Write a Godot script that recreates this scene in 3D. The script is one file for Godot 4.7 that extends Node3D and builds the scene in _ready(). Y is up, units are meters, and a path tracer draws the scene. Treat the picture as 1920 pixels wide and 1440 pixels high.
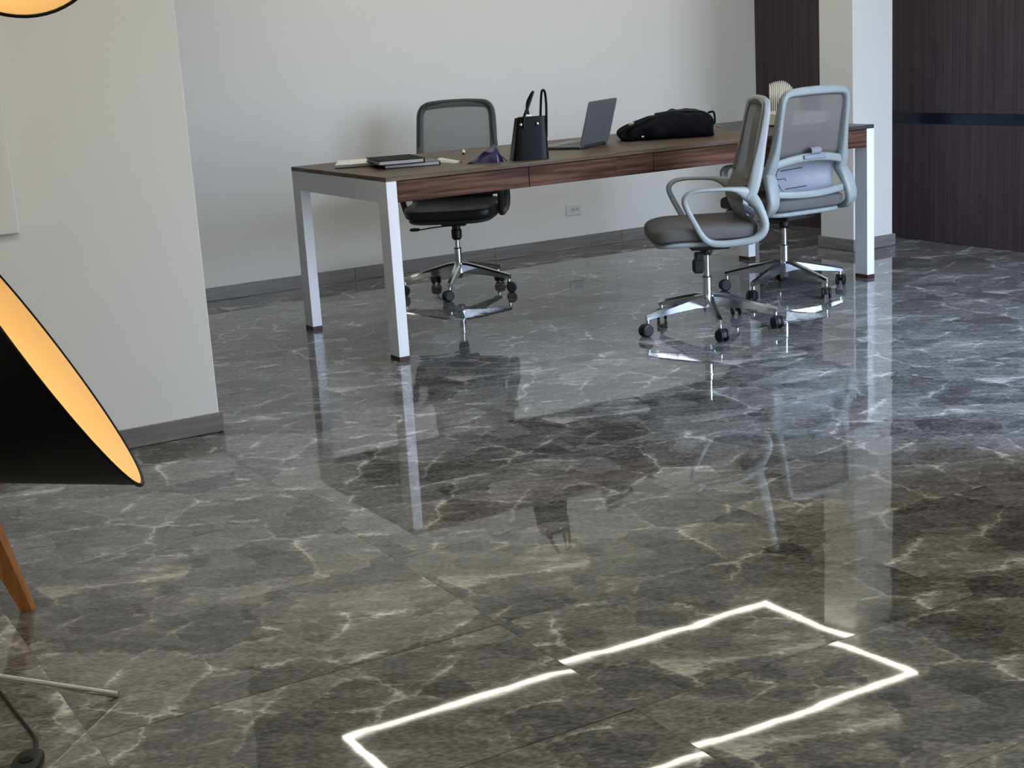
extends Node3D
# An office corner: long walnut and white table, three swivel chairs, polished grey marble tiles, daylight from the right.
# World: x along the table, z towards the viewer, origin under the table's front left corner, metres.

const TABLE_L := 2.62
const TABLE_W := 0.994
const TABLE_H := 0.75
const CEIL := 2.3
const BACK_Z := -2.12
const RIGHT_X := 3.65
const LEFT_X := -4.5
const FRONT_Z := 7.0
var M := {}
var used := {}

# ---------------------------------------------------------------- helpers
func numbered(called: String) -> String:
	var n: int = used.get(called, -1) + 1
	used[called] = n
	return called if n == 0 else "%s_%03d" % [called, n]

func thing(called: String, label: String, category: String, at := Vector3.ZERO, turn := 0.0, group := "") -> Node3D:
	var o := Node3D.new()
	o.name = numbered(called)
	add_child(o)
	o.position = at
	o.rotation.y = turn
	o.set_meta("label", label)
	o.set_meta("category", category)
	if group != "":
		o.set_meta("group", group)
	return o

func mb() -> SurfaceTool:
	var st := SurfaceTool.new()
	st.begin(Mesh.PRIMITIVE_TRIANGLES)
	return st

func build(st: SurfaceTool, called: String, mat: Material, parent: Node = self) -> MeshInstance3D:
	var o := MeshInstance3D.new()
	o.mesh = st.commit()
	o.material_override = mat
	if parent == self:
		o.name = numbered(called)
		add_child(o)
	else:
		o.name = called
		parent.add_child(o, true)
	return o

func struct(o: Node) -> Node:
	o.set_meta("kind", "structure")
	return o

# a flat polygon facing outward
func poly(st: SurfaceTool, pts: Array, out: Vector3) -> void:
	var n: Vector3 = (pts[2] - pts[0]).cross(pts[1] - pts[0]).normalized()
	if n.dot(out) < 0.0:
		pts = pts.duplicate()
		pts.reverse()
		n = -n
	for k in range(1, pts.size() - 1):
		for q in [pts[0], pts[k], pts[k + 1]]:
			st.set_normal(n)
			st.set_uv(Vector2(q.x + q.z * 0.3, q.y + q.z))
			st.add_vertex(q)

# a box with chamfered edges
func box(st: SurfaceTool, c: Vector3, size: Vector3, bev := 0.002, b := Basis()) -> void:
	var h := size * 0.5
	bev = min(bev, min(h.x, min(h.y, h.z)) * 0.6)
	var i := h - Vector3(bev, bev, bev)
	for ax in 3:
		var a1 := (ax + 1) % 3
		var a2 := (ax + 2) % 3
		for s in [-1.0, 1.0]:
			var pts := []
			for q in [[-1, -1], [1, -1], [1, 1], [-1, 1]]:
				var v := Vector3()
				v[ax] = s * h[ax]
				v[a1] = q[0] * i[a1]
				v[a2] = q[1] * i[a2]
				pts.append(c + b * v)
			var o := Vector3()
			o[ax] = s
			poly(st, pts, b * o)
		for s1 in [-1.0, 1.0]:
			for s2 in [-1.0, 1.0]:
				var pts := []
				for q in [[-1, 0], [1, 0], [1, 1], [-1, 1]]:
					var v := Vector3()
					v[ax] = q[0] * i[ax]
					v[a1] = s1 * (h[a1] if q[1] == 0 else i[a1])
					v[a2] = s2 * (i[a2] if q[1] == 0 else h[a2])
					pts.append(c + b * v)
				var o := Vector3()
				o[a1] = s1
				o[a2] = s2
				poly(st, pts, b * o)
	for sx in [-1.0, 1.0]:
		for sy in [-1.0, 1.0]:
			for sz in [-1.0, 1.0]:
				var s := Vector3(sx, sy, sz)
				poly(st, [c + b * (s * Vector3(h.x, i.y, i.z)), c + b * (s * Vector3(i.x, h.y, i.z)), c + b * (s * Vector3(i.x, i.y, h.z))], b * s)

func bx(st: SurfaceTool, lo: Vector3, hi: Vector3, bev := 0.002) -> void:
	box(st, (lo + hi) * 0.5, hi - lo, bev)

# a smooth surface over rows of points; loop_v joins the last column to the first
func grid(st: SurfaceTool, P: Array, loop_u := false, loop_v := false, flip := false) -> void:
	var nu := P.size()
	var nv: int = P[0].size()
	var N := []
	for i in nu:
		var row := []
		for j in nv:
			var i0 := (i - 1 + nu) % nu if loop_u else maxi(i - 1, 0)
			var i1 := (i + 1) % nu if loop_u else mini(i + 1, nu - 1)
			var j0 := (j - 1 + nv) % nv if loop_v else maxi(j - 1, 0)
			var j1 := (j + 1) % nv if loop_v else mini(j + 1, nv - 1)
			var du: Vector3 = P[i1][j] - P[i0][j]
			var dv: Vector3 = P[i][j1] - P[i][j0]
			var n := du.cross(dv)
			if n.length_squared() < 1e-16:
				var ii := 1 if i == 0 else (nu - 2 if i == nu - 1 else i)
				var ia := maxi(ii - 1, 0)
				var ib := mini(ii + 1, nu - 1)
				du = P[ib][j] - P[ia][j]
				dv = P[ii][j1] - P[ii][j0]
				n = du.cross(dv)
			n = n.normalized()
			row.append(-n if flip else n)
		N.append(row)
	for i in (nu if loop_u else nu - 1):
		for j in (nv if loop_v else nv - 1):
			var i1 := (i + 1) % nu
			var j1 := (j + 1) % nv
			var q := [[i, j], [i, j1], [i1, j1], [i, j], [i1, j1], [i1, j]]
			if flip:
				q = [[i, j], [i1, j1], [i, j1], [i, j], [i1, j], [i1, j1]]
			for e in q:
				st.set_normal(N[e[0]][e[1]])
				st.set_uv(Vector2(float(e[0]) / nu, float(e[1]) / nv))
				st.add_vertex(P[e[0]][e[1]])

# a swept bar with a rounded-square section: hr along ref, ht across it
func sweep(st: SurfaceTool, pts: Array, ref: Vector3, hr, ht, closed := false, n := 12, e := 0.6, caps := true) -> void:
	var P := []
	var m := pts.size()
	for k in m:
		var a: Vector3 = pts[(k - 1 + m) % m] if closed else pts[maxi(k - 1, 0)]
		var b: Vector3 = pts[(k + 1) % m] if closed else pts[mini(k + 1, m - 1)]
		var t := (b - a).normalized()
		var r := (ref - t * ref.dot(t)).normalized()
		var s := t.cross(r)
		var wr: float = hr[k] if hr is Array else hr
		var wt: float = ht[k] if ht is Array else ht
		var row := []
		for j in n:
			var an := TAU * j / n
			var cx := cos(an)
			var sy := sin(an)
			row.append(pts[k] + r * (signf(cx) * pow(absf(cx), e) * wr) + s * (signf(sy) * pow(absf(sy), e) * wt))
		P.append(row)
	if not closed and caps:
		for end in 2:
			var row: Array = P[0] if end == 0 else P[P.size() - 1]
			var c := Vector3()
			for q in row:
				c += q / n
			var flat := []
			for q in row:
				flat.append(q)
			var o: Vector3 = (pts[0] - pts[1]) if end == 0 else (pts[m - 1] - pts[m - 2])
			poly(st, flat, o)
	grid(st, P, closed, true, true)

func lathe(st: SurfaceTool, prof: Array, c := Vector3.ZERO, b := Basis(), n := 20) -> void:
	var P := []
	for q in prof:
		var row := []
		for j in n:
			var a := TAU * j / n
			row.append(c + b * Vector3(q.x * cos(a), q.y, q.x * sin(a)))
		P.append(row)
	grid(st, P, false, true, false)

# a lathe whose creases stay sharp: each segment has its own normals
func lathe_sharp(st: SurfaceTool, prof: Array, c := Vector3.ZERO, b := Basis(), n := 20) -> void:
	for k in prof.size() - 1:
		lathe(st, [prof[k], prof[k + 1]], c, b, n)

func rod(st: SurfaceTool, a: Vector3, b: Vector3, r: float, n := 12) -> void:
	var up := Vector3.UP if absf((b - a).normalized().y) < 0.9 else Vector3.RIGHT
	sweep(st, [a, b], up, r, r, false, n, 1.0)

func smooth(pts: Array, closed := false, sub := 4) -> Array:
	var out := []
	var m := pts.size()
	var last := m if closed else m - 1
	for k in last:
		var p0 = pts[(k - 1 + m) % m] if closed else pts[maxi(k - 1, 0)]
		var p1 = pts[k]
		var p2 = pts[(k + 1) % m]
		var p3 = pts[(k + 2) % m] if closed else pts[mini(k + 2, m - 1)]
		for s in sub:
			var t := float(s) / sub
			out.append(0.5 * ((2.0 * p1) + (p2 - p0) * t + (2.0 * p0 - 5.0 * p1 + 4.0 * p2 - p3) * t * t + (3.0 * p1 - p0 - 3.0 * p2 + p3) * t * t * t))
	if not closed:
		out.append(pts[m - 1])
	return out

# rounded pillow shape
func pillow(st: SurfaceTool, c: Vector3, h: Vector3, e1 := 0.35, e2 := 0.55, sag := false, nu := 20, nv := 40) -> void:
	var P := []
	for i in nu + 1:
		var row := []
		var v := -PI / 2 + PI * i / nu
		var cv := pow(maxf(cos(v), 0.0), e2)
		var sv := signf(sin(v)) * pow(absf(sin(v)), e2)
		for j in nv:
			var u := TAU * j / nv
			var cu := signf(cos(u)) * pow(absf(cos(u)), e1)
			var su := signf(sin(u)) * pow(absf(sin(u)), e1)
			var q := Vector3(h.x * cv * cu, h.y * sv, h.z * cv * su)
			if sag:
				q = seat_sag(q)
			row.append(c + q)
		P.append(row)
	grid(st, P, false, true, false)

func seat_sag(q: Vector3) -> Vector3:
	var fwd := -q.z
	if fwd > 0.10:
		q.y -= 0.9 * (fwd - 0.10) * (fwd - 0.10)
	if q.y > 0.0:
		q.y -= 0.010 * (1.0 - clampf(absf(q.x) / 0.23, 0.0, 1.0)) * (1.0 - clampf(absf(q.z) / 0.22, 0.0, 1.0))
	return q

func tile_h(x: float, z: float, size: Vector2, bow: float, ph: float) -> float:
	var y := bow * (1.0 - 4.0 * x * x / (size.x * size.x)) * (1.0 - 4.0 * z * z / (size.y * size.y))
	y += 0.00006 * sin(x * 17.0 + ph) * cos(z * 13.0 + ph * 2.0)
	for e in [size.x * 0.5 - absf(x), size.y * 0.5 - absf(z)]:
		if e < 0.06:
			y -= 0.0001 * pow(1.0 - e / 0.06, 2.0)
	return y

# front face of a chair's backrest: forward offset at height y
func back_prof(y: float) -> float:
	if y > 0.66:
		return lerpf(-0.158, -0.222, (y - 0.66) / 0.28)
	var u: float = clampf((y - 0.44) / 0.22, 0.0, 1.0)
	return lerpf(-0.165, -0.158, u) + 0.070 * pow(sin(PI * u), 0.8) * (0.85 + 0.15 * u)

func arm_ring(dir: Vector3, side: Vector3, q: Array) -> Array:
	var o: Vector3 = dir * q[0]
	return [o + side * q[3] * 0.55 + Vector3(0, q[1], 0), o + side * q[3] + Vector3(0, q[1] - 0.010, 0), o + side * q[3] * 0.8 + Vector3(0, q[2], 0), o - side * q[3] * 0.8 + Vector3(0, q[2], 0), o - side * q[3] + Vector3(0, q[1] - 0.010, 0), o - side * q[3] * 0.55 + Vector3(0, q[1], 0)]

# ---------------------------------------------------------------- materials
func mat(col: Color, rough := 0.6, metal := 0.0, spec := 0.5) -> StandardMaterial3D:
	var m := StandardMaterial3D.new()
	m.albedo_color = col
	m.roughness = rough
	m.metallic = metal
	m.metallic_specular = spec
	return m

func rgb(r: float, g: float, b: float) -> Color:
	return Color(r / 255.0, g / 255.0, b / 255.0)

func noise_bytes(w: int, h: int, sx: int, sy: int, sd: int, type: int, freq: float, oct: int, ret := -1, warp := 0.0, wfreq := 0.01, jitter := 1.0) -> PackedByteArray:
	var n := FastNoiseLite.new()
	n.seed = sd
	n.noise_type = type
	n.frequency = freq
	n.fractal_octaves = oct
	n.fractal_type = FastNoiseLite.FRACTAL_FBM if oct > 1 else FastNoiseLite.FRACTAL_NONE
	if oct < 0:
		n.fractal_type = FastNoiseLite.FRACTAL_RIDGED
		n.fractal_octaves = -oct
	if ret >= 0:
		n.cellular_return_type = ret
		n.cellular_distance_function = FastNoiseLite.DISTANCE_EUCLIDEAN
		n.cellular_jitter = jitter
	if warp > 0.0:
		n.domain_warp_enabled = true
		n.domain_warp_amplitude = warp
		n.domain_warp_frequency = wfreq
		n.domain_warp_fractal_octaves = 4
	var im := n.get_image(w / sx, h / sy, false, false, true)
	if sx > 1 or sy > 1:
		im.resize(w, h, Image.INTERPOLATE_CUBIC)
	im.convert(Image.FORMAT_L8)
	return im.get_data()

const MARBLE_W := 1728
const MARBLE_H := 1728
const MARBLE_M := 2.6    # metres across the print

func marble_texture() -> ImageTexture:
	var w := MARBLE_W
	var h := MARBLE_H
	var cel := FastNoiseLite.TYPE_CELLULAR
	var sim := FastNoiseLite.TYPE_SIMPLEX_SMOOTH
	var edge := FastNoiseLite.RETURN_DISTANCE2_SUB
	var value := FastNoiseLite.RETURN_CELL_VALUE
	var streak := noise_bytes(w, h, 3, 1, 12, sim, 0.035, 4, -1, 16.0, 0.02)
	var cell := noise_bytes(w, h, 1, 1, 13, cel, 0.0062, 1, edge, 44.0, 0.011)
	var tone := noise_bytes(w, h, 1, 1, 13, cel, 0.0062, 1, value, 44.0, 0.011)
	var mid := noise_bytes(w, h, 1, 1, 15, cel, 0.012, 1, edge, 34.0, 0.018)
	var midtone := noise_bytes(w, h, 1, 1, 15, cel, 0.012, 1, value, 34.0, 0.018)
	var fine := noise_bytes(w, h, 2, 1, 17, cel, 0.040, 1, edge, 22.0, 0.035)
	var shard := noise_bytes(w, h, 2, 1, 17, cel, 0.040, 1, value, 22.0, 0.035)
	var mask := noise_bytes(w, h, 1, 1, 19, sim, 0.007, 3)
	var mask2 := noise_bytes(w, h, 2, 1, 29, sim, 0.010, 3)
	var grain := noise_bytes(w, h, 2, 1, 23, FastNoiseLite.TYPE_SIMPLEX, 0.12, 4)
	var ridge := noise_bytes(w, h, 2, 1, 37, sim, 0.006, -3, -1, 20.0, 0.02)
	var thin := PackedFloat32Array()
	var hair := PackedFloat32Array()
	var soft := PackedFloat32Array()
	thin.resize(256)
	hair.resize(256)
	soft.resize(256)
	for k in 256:
		thin[k] = pow(maxf(0.0, 1.0 - k / 9.0), 0.7)
		hair[k] = pow(maxf(0.0, 1.0 - k / 8.0), 0.8)
		soft[k] = pow(maxf(0.0, 1.0 - k / 62.0), 1.4)
	var out := PackedByteArray()
	out.resize(w * h * 3)
	for i in w * h:
		var mk := mask[i] / 255.0
		var m2 := mask2[i] / 255.0
		var sk := (streak[i] - 128) / 128.0
		var near := soft[cell[i]]
		var v := 110.0 + sk * 19.0 + (tone[i] - 128) * 0.15 + (midtone[i] - 128) * 0.22 * m2 + (grain[i] - 128) * 0.21 + near * clampf((mk - 0.36) * 3.0, 0.0, 1.0) * 22.0
		# veins round the lens-shaped patches, strong in places, faint in others
		var ve := thin[cell[i]] * clampf((mk - 0.32) * 3.2, 0.14, 1.0) * 0.82
		ve += hair[mid[i]] * clampf((m2 - 0.38) * 3.0, 0.05, 0.75) * 0.62
		# pale, streaky fill beside the strong veins, broken into shards
		var sh := clampf((mk - 0.52) * 5.0, 0.0, 1.0) * near
		if shard[i] > 140:
			ve += sh * (0.55 + 0.35 * sk)
		elif shard[i] < 60:
			v -= sh * 16.0
		ve += hair[fine[i]] * sh * 0.5
		ve += clampf(sk * 2.2 - 1.1, 0.0, 0.4) * clampf((m2 - 0.4) * 3.0, 0.0, 1.0)
		if ridge[i] > 212:
			ve += (ridge[i] - 212) * 0.016 * clampf((m2 - 0.3) * 2.0, 0.15, 0.8)
		ve = clampf(ve, 0.0, 1.0)
		# hairline dark cracks and dark lens rims
		if mk < 0.45 and fine[i] < 8:
			v -= (8 - fine[i]) * 2.4 * clampf((0.45 - mk) * 7.0, 0.0, 1.0)
		if cell[i] > 13 and cell[i] < 40:
			v -= 7.0 * m2
		v += ve * 66.0
		var wm := 0.5 + ve * 1.3
		out[i * 3] = int(clampf(v + wm, 0.0, 255.0))
		out[i * 3 + 1] = int(clampf(v, 0.0, 255.0))
		out[i * 3 + 2] = int(clampf(v - 2.9 * wm, 0.0, 255.0))
	return ImageTexture.create_from_image(Image.create_from_data(w, h, false, Image.FORMAT_RGB8, out))

# wood grain along u (or v when upright)
func wood_texture(dark: Color, light: Color, sd: int, upright: bool, stretch := 16) -> ImageTexture:
	var w := 512
	var h := 512
	var a := noise_bytes(w, h, stretch, 1, sd, FastNoiseLite.TYPE_SIMPLEX_SMOOTH, 0.03, 5, -1, 10.0, 0.02)
	var b := noise_bytes(w, h, 8, 1, sd + 1, FastNoiseLite.TYPE_SIMPLEX_SMOOTH, 0.15, 2)
	var c := noise_bytes(w, h, 3, 1, sd + 2, FastNoiseLite.TYPE_SIMPLEX_SMOOTH, 0.008, 3)
	var out := PackedByteArray()
	out.resize(w * h * 3)
	for y in h:
		for x in w:
			var s := y * w + x
			var t := clampf(0.5 + (a[s] - 128) / 150.0 + (b[s] - 128) / 420.0 + (c[s] - 128) / 330.0, 0.0, 1.0)
			var d := (x * w + y) if upright else s
			out[d * 3] = int(255 * lerpf(dark.r, light.r, t))
			out[d * 3 + 1] = int(255 * lerpf(dark.g, light.g, t))
			out[d * 3 + 2] = int(255 * lerpf(dark.b, light.b, t))
	var im := Image.create_from_data(w, h, false, Image.FORMAT_RGB8, out)
	return ImageTexture.create_from_image(im)

func triplanar(m: StandardMaterial3D, tex: Texture2D, scale: Vector3) -> StandardMaterial3D:
	m.albedo_color = Color.WHITE
	m.albedo_texture = tex
	m.uv1_triplanar = true
	m.uv1_world_triplanar = true
	m.uv1_scale = scale
	return m

func materials() -> void:
	M.wall = mat(rgb(228, 227, 221), 0.75, 0.0, 0.3)
	M.ceiling = mat(rgb(228, 228, 224), 0.8, 0.0, 0.2)
	M.grout = mat(rgb(116, 114, 108), 0.5)
	M.base_tile = triplanar(mat(Color.WHITE, 0.38), wood_texture(rgb(118, 114, 109), rgb(134, 130, 124), 31, false, 6), Vector3(1.2, 3.0, 1.2))
	M.marble = mat(Color.WHITE, 0.025, 0.0, 0.46)
	M.marble.albedo_texture = marble_texture()
	var wave := FastNoiseLite.new()
	wave.seed = 77
	wave.frequency = 0.035
	wave.fractal_octaves = 2
	var wim := wave.get_image(512, 512, false, false, true)
	wim.convert(Image.FORMAT_RGBA8)
	wim.bump_map_to_normal_map(24.0)
	M.marble.normal_enabled = true
	M.marble.normal_texture = ImageTexture.create_from_image(wim)
	M.marble.normal_scale = WAVE
	M.walnut = triplanar(mat(Color.WHITE, 0.42, 0.0, 0.28), wood_texture(rgb(86, 71, 58), rgb(120, 102, 85), 41, false), Vector3(0.9, 3.6, 3.6))
	M.walnut_front = triplanar(mat(Color.WHITE, 0.5, 0.0, 0.2), wood_texture(rgb(66, 44, 35), rgb(108, 77, 62), 47, false, 7), Vector3(0.9, 3.0, 3.0))
	M.grey_top = mat(rgb(66, 65, 66), 0.35, 0.0, 0.4)
	M.cap = mat(rgb(62, 34, 28), 0.5)
	M.white_metal = mat(rgb(242, 243, 244), 0.38)
	M.panel = triplanar(mat(Color.WHITE, 0.55, 0.0, 0.3), wood_texture(rgb(65, 56, 60), rgb(81, 70, 74), 53, true, 20), Vector3(2.4, 0.7, 2.4))
	M.channel = mat(rgb(16, 30, 50), 0.3, 0.3)
	M.frame_grey = mat(rgb(150, 159, 159), 0.42)
	M.shell_grey = mat(rgb(138, 142, 152), 0.45)
	M.frame_black = mat(rgb(54, 56, 56), 0.45)
	M.seat_grey = mat(rgb(98, 96, 95), 0.62, 0.0, 0.3)
	M.seat_black = mat(rgb(28, 31, 33), 0.42)
	M.mesh_grey = mat(rgb(118, 115, 110), 0.8, 0.0, 0.2)
	M.mesh_grey.albedo_color.a = 0.88
	M.mesh_grey.transparency = BaseMaterial3D.TRANSPARENCY_ALPHA
	M.mesh_dark = mat(rgb(126, 127, 123), 0.8, 0.0, 0.2)
	M.mesh_dark.albedo_color.a = 0.78
	M.mesh_dark.transparency = BaseMaterial3D.TRANSPARENCY_ALPHA
	M.fabric_grey = mat(rgb(112, 109, 105), 0.85, 0.0, 0.2)
	M.fabric_dark = mat(rgb(98, 100, 98), 0.85, 0.0, 0.2)
	M.chrome = mat(rgb(226, 228, 230), 0.16, 1.0)
	M.black = mat(rgb(20, 20, 22), 0.45)
	M.rubber = mat(rgb(16, 17, 19), 0.5)
	M.black_leather = mat(rgb(7, 10, 14), 0.4, 0.0, 0.3)
	M.black_cloth = mat(rgb(10, 11, 16), 0.85, 0.0, 0.3)
	M.purple = mat(rgb(40, 27, 70), 0.28)
	M.paper = mat(rgb(240, 239, 233), 0.8)
	M.pages = mat(rgb(186, 182, 178), 0.8)
	M.book_black = mat(rgb(20, 21, 21), 0.7, 0.0, 0.25)
	M.book_grey = mat(rgb(104, 107, 106), 0.5)
	M.cream = mat(rgb(222, 216, 196), 0.5)
	M.aluminium = mat(rgb(136, 137, 138), 0.45, 0.6)
	M.silver = mat(rgb(220, 220, 220), 0.2, 1.0)
	M.gold = mat(rgb(206, 160, 104), 0.3, 1.0)
	M.plate = mat(rgb(214, 220, 220), 0.4)
	M.lamp_black = mat(rgb(9, 9, 11), 0.45, 0.0, 0.3)
	M.lamp_inner = mat(rgb(250, 218, 160), 0.55)
	M.bulb = mat(rgb(255, 220, 170), 0.4)
	M.bulb.emission_enabled = true
	M.bulb.emission = rgb(255, 190, 110)
	M.bulb.emission_energy_multiplier = 6.0
	M.led = mat(rgb(240, 240, 228), 0.5)
	M.led.emission_enabled = true
	M.led.emission = rgb(255, 252, 232)
	M.led.emission_energy_multiplier = 4.0
	M.oak = triplanar(mat(Color.WHITE, 0.45), wood_texture(rgb(168, 108, 58), rgb(204, 146, 86), 61, true, 12), Vector3(4, 1.5, 4))
	M.alu_frame = mat(rgb(70, 72, 76), 0.35, 0.6)
	M.glass = mat(Color(0.9, 0.95, 1.0, 0.06), 0.02)
	M.glass.transparency = BaseMaterial3D.TRANSPARENCY_ALPHA

# ---------------------------------------------------------------- the room
func tile_mesh(k: int, size: Vector2) -> ArrayMesh:
	# a polished tile, faintly warped, its rim falling away by a hair
	var rng := RandomNumberGenerator.new()
	rng.seed = 900 + k
	var off := Vector2(rng.randf_range(0.21, 0.79), rng.randf_range(0.18, 0.82))
	var bow := rng.randf_range(0.00012, 0.00030)
	var ph := rng.randf() * TAU
	var t := [0.0, 0.012, 0.03, 0.06, 0.12, 0.25, 0.42, 0.58, 0.75, 0.88, 0.94, 0.97, 0.988, 1.0]
	var ca := cos(deg_to_rad(30.4))
	var sa := sin(deg_to_rad(30.4))
	var st := mb()
	var eps := 0.001
	var V := []
	for i in t.size():
		var row := []
		for j in t.size():
			var x: float = (t[i] - 0.5) * size.x
			var z: float = (t[j] - 0.5) * size.y
			var n := Vector3(-(tile_h(x + eps, z, size, bow, ph) - tile_h(x - eps, z, size, bow, ph)) / (2 * eps), 1.0, -(tile_h(x, z + eps, size, bow, ph) - tile_h(x, z - eps, size, bow, ph)) / (2 * eps)).normalized()
			row.append([Vector3(x, tile_h(x, z, size, bow, ph), z), n, off + Vector2(ca * x + sa * z, -sa * x + ca * z) / MARBLE_M])
		V.append(row)
	for i in t.size() - 1:
		for j in t.size() - 1:
			for e in [[i, j], [i + 1, j + 1], [i, j + 1], [i, j], [i + 1, j], [i + 1, j + 1]]:
				var q = V[e[0]][e[1]]
				st.set_normal(q[1])
				st.set_uv(q[2])
				st.add_vertex(q[0])
	# sides
	var a := size * 0.5
	for s in [[Vector3(-a.x, 0, -a.y), Vector3(a.x, 0, -a.y), Vector3(0, 0, -1)], [Vector3(-a.x, 0, a.y), Vector3(a.x, 0, a.y), Vector3(0, 0, 1)], [Vector3(-a.x, 0, -a.y), Vector3(-a.x, 0, a.y), Vector3(-1, 0, 0)], [Vector3(a.x, 0, -a.y), Vector3(a.x, 0, a.y), Vector3(1, 0, 0)]]:
		var dn := Vector3(0, -0.009, 0)
		var up := Vector3(0, -0.0001, 0)
		poly(st, [s[0] + up, s[1] + up, s[1] + dn, s[0] + dn], s[2])
	return st.commit()

func room() -> void:
	# floor: bed of grout with tiles laid on it
	var st := mb()
	bx(st, Vector3(LEFT_X - 0.2, -0.15, BACK_Z - 0.2), Vector3(RIGHT_X + 0.2, -0.0013, 2.76), 0.0)
	bx(st, Vector3(LEFT_X - 0.2, -0.15, 2.76), Vector3(1.06, -0.0013, FRONT_Z + 0.2), 0.0)
	var floor_o := build(st, "floor", M.grout)
	struct(floor_o)
	var tw := 0.90
	var td := 0.52
	var kinds := []
	for k in 14:
		kinds.append(tile_mesh(k, Vector2(tw - 0.0008, td - 0.0008)))
	var rng := RandomNumberGenerator.new()
	rng.seed = 5
	for ix in range(-4, 6):
		for iz in range(-8, 11):
			var x0 := -1.04 + ix * tw
			var z0 := 3.14 - iz * td
			var c := Vector3(x0 + tw * 0.5, 0.0, z0 - td * 0.5)
			var tilt := Vector2(rng.randf_range(-1, 1), rng.randf_range(-1, 1)) * 0.0004
			var kind := rng.randi() % kinds.size()
			if (c.z > 2.76 and c.x > 1.06) or c.x - tw * 0.5 > RIGHT_X + 0.05 or c.z + td * 0.5 < BACK_Z or c.z - td * 0.5 > FRONT_Z:
				continue
			if ix == -1 and iz > -3 and iz < 1:
				tilt.x -= 0.0026
			if ix == 0 and iz == -1:
				tilt.x -= 0.0011
			var o := MeshInstance3D.new()
			o.mesh = kinds[kind]
			o.material_override = M.marble
			o.name = "tile"
			o.position = c
			o.rotation = Vector3(tilt.x, 0, tilt.y)
			floor_o.add_child(o, true)
	# walls
	st = mb()
	bx(st, Vector3(LEFT_X - 0.2, -0.05, BACK_Z - 0.2), Vector3(RIGHT_X + 0.2, CEIL + 0.1, BACK_Z), 0.0)
	struct(build(st, "wall_back", M.wall))
	st = mb()
	bx(st, Vector3(LEFT_X - 0.2, -0.05, BACK_Z), Vector3(LEFT_X, CEIL + 0.1, FRONT_Z), 0.0)
	struct(build(st, "wall_left", M.wall))
	st = mb()
	bx(st, Vector3(LEFT_X - 0.2, -0.05, FRONT_Z), Vector3(1.06, CEIL + 0.1, FRONT_Z + 0.2), 0.0)
	struct(build(st, "wall_front", M.wall))
	st = mb()
	bx(st, Vector3(LEFT_X - 0.2, CEIL, BACK_Z - 0.2), Vector3(RIGHT_X + 0.2, CEIL + 0.2, 2.76), 0.0)
	bx(st, Vector3(LEFT_X - 0.2, CEIL, 2.76), Vector3(1.06, CEIL + 0.2, FRONT_Z + 0.2), 0.0)
	struct(build(st, "ceiling", M.ceiling))
	st = mb()
	bx(st, Vector3(LEFT_X, 0.0, 0.40), Vector3(-0.955, CEIL, 0.545), 0.004)
	struct(build(st, "wall_partition", M.wall))
	# right wall, panelled in dark wood; it ends at a window wall that faces the table
	var wz := 2.60
	var wx := 0.90
	var wy0 := 0.06
	var wy1 := 2.22
	st = mb()
	bx(st, Vector3(RIGHT_X + 0.018, -0.05, BACK_Z), Vector3(RIGHT_X + 0.22, CEIL + 0.1, wz + 0.2), 0.0)
	var wr := build(st, "wall_right", M.wall)
	struct(wr)
	var edges := [BACK_Z, -1.772, -0.982, -0.192, 0.598, 1.388, 2.178, wz]
	for k in edges.size() - 1:
		st = mb()
		bx(st, Vector3(RIGHT_X, 0.718, edges[k] + 0.0015), Vector3(RIGHT_X + 0.017, CEIL, edges[k + 1] - 0.0015), 0.001)
		build(st, "panel", M.panel, wr)
	for k in 3:
		st = mb()
		bx(st, Vector3(RIGHT_X, 0.004, [BACK_Z, -0.982, 0.598][k] + 0.0015), Vector3(RIGHT_X + 0.017, 0.656, [-0.982, 0.598, wz][k] - 0.0015), 0.001)
		build(st, "panel", M.panel, wr)
	st = mb()
	bx(st, Vector3(RIGHT_X + 0.008, 0.657, BACK_Z), Vector3(RIGHT_X + 0.017, 0.717, wz), 0.0)
	struct(build(st, "trim_1", M.channel))
	# the window wall and the wall that runs on from it past the viewer
	st = mb()
	bx(st, Vector3(wx, -0.05, wz), Vector3(RIGHT_X + 0.02, wy0, wz + 0.16), 0.0)
	bx(st, Vector3(wx, wy1, wz), Vector3(RIGHT_X + 0.02, CEIL + 0.1, wz + 0.16), 0.0)
	bx(st, Vector3(wx, -0.05, wz), Vector3(wx + 0.08, CEIL + 0.1, wz + 0.16), 0.0)
	struct(build(st, "wall_window", M.wall))
	st = mb()
	bx(st, Vector3(wx, -0.05, wz + 0.16), Vector3(wx + 0.16, CEIL + 0.1, FRONT_Z), 0.0)
	struct(build(st, "wall_side", M.wall))
	st = mb()
	for x in [wx + 0.105, 2.29, RIGHT_X - 0.025]:
		bx(st, Vector3(x - 0.025, wy0, wz + 0.05), Vector3(x + 0.025, wy1, wz + 0.10), 0.003)
	for y in [wy0 + 0.025, wy1 - 0.025]:
		bx(st, Vector3(wx + 0.08, y - 0.025, wz + 0.05), Vector3(RIGHT_X, y + 0.025, wz + 0.10), 0.003)
	var win := build(st, "window_1", M.alu_frame)
	struct(win)
	for k in 2:
		st = mb()
		var a: float = [wx + 0.13, 2.315][k]
		var b: float = [2.265, RIGHT_X - 0.05][k]
		bx(st, Vector3(a, wy0 + 0.05, wz + 0.072), Vector3(b, wy1 - 0.05, wz + 0.080), 0.0)
		build(st, "pane", M.glass, win)
	# free-standing column near the right wall
	st = mb()
	bx(st, Vector3(3.135, 0.0, -0.955), Vector3(3.425, CEIL, -0.69), 0.003)
	struct(build(st, "column", M.wall))
	# skirting tiles
	var bb := Node3D.new()
	bb.name = "baseboard_back"
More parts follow.
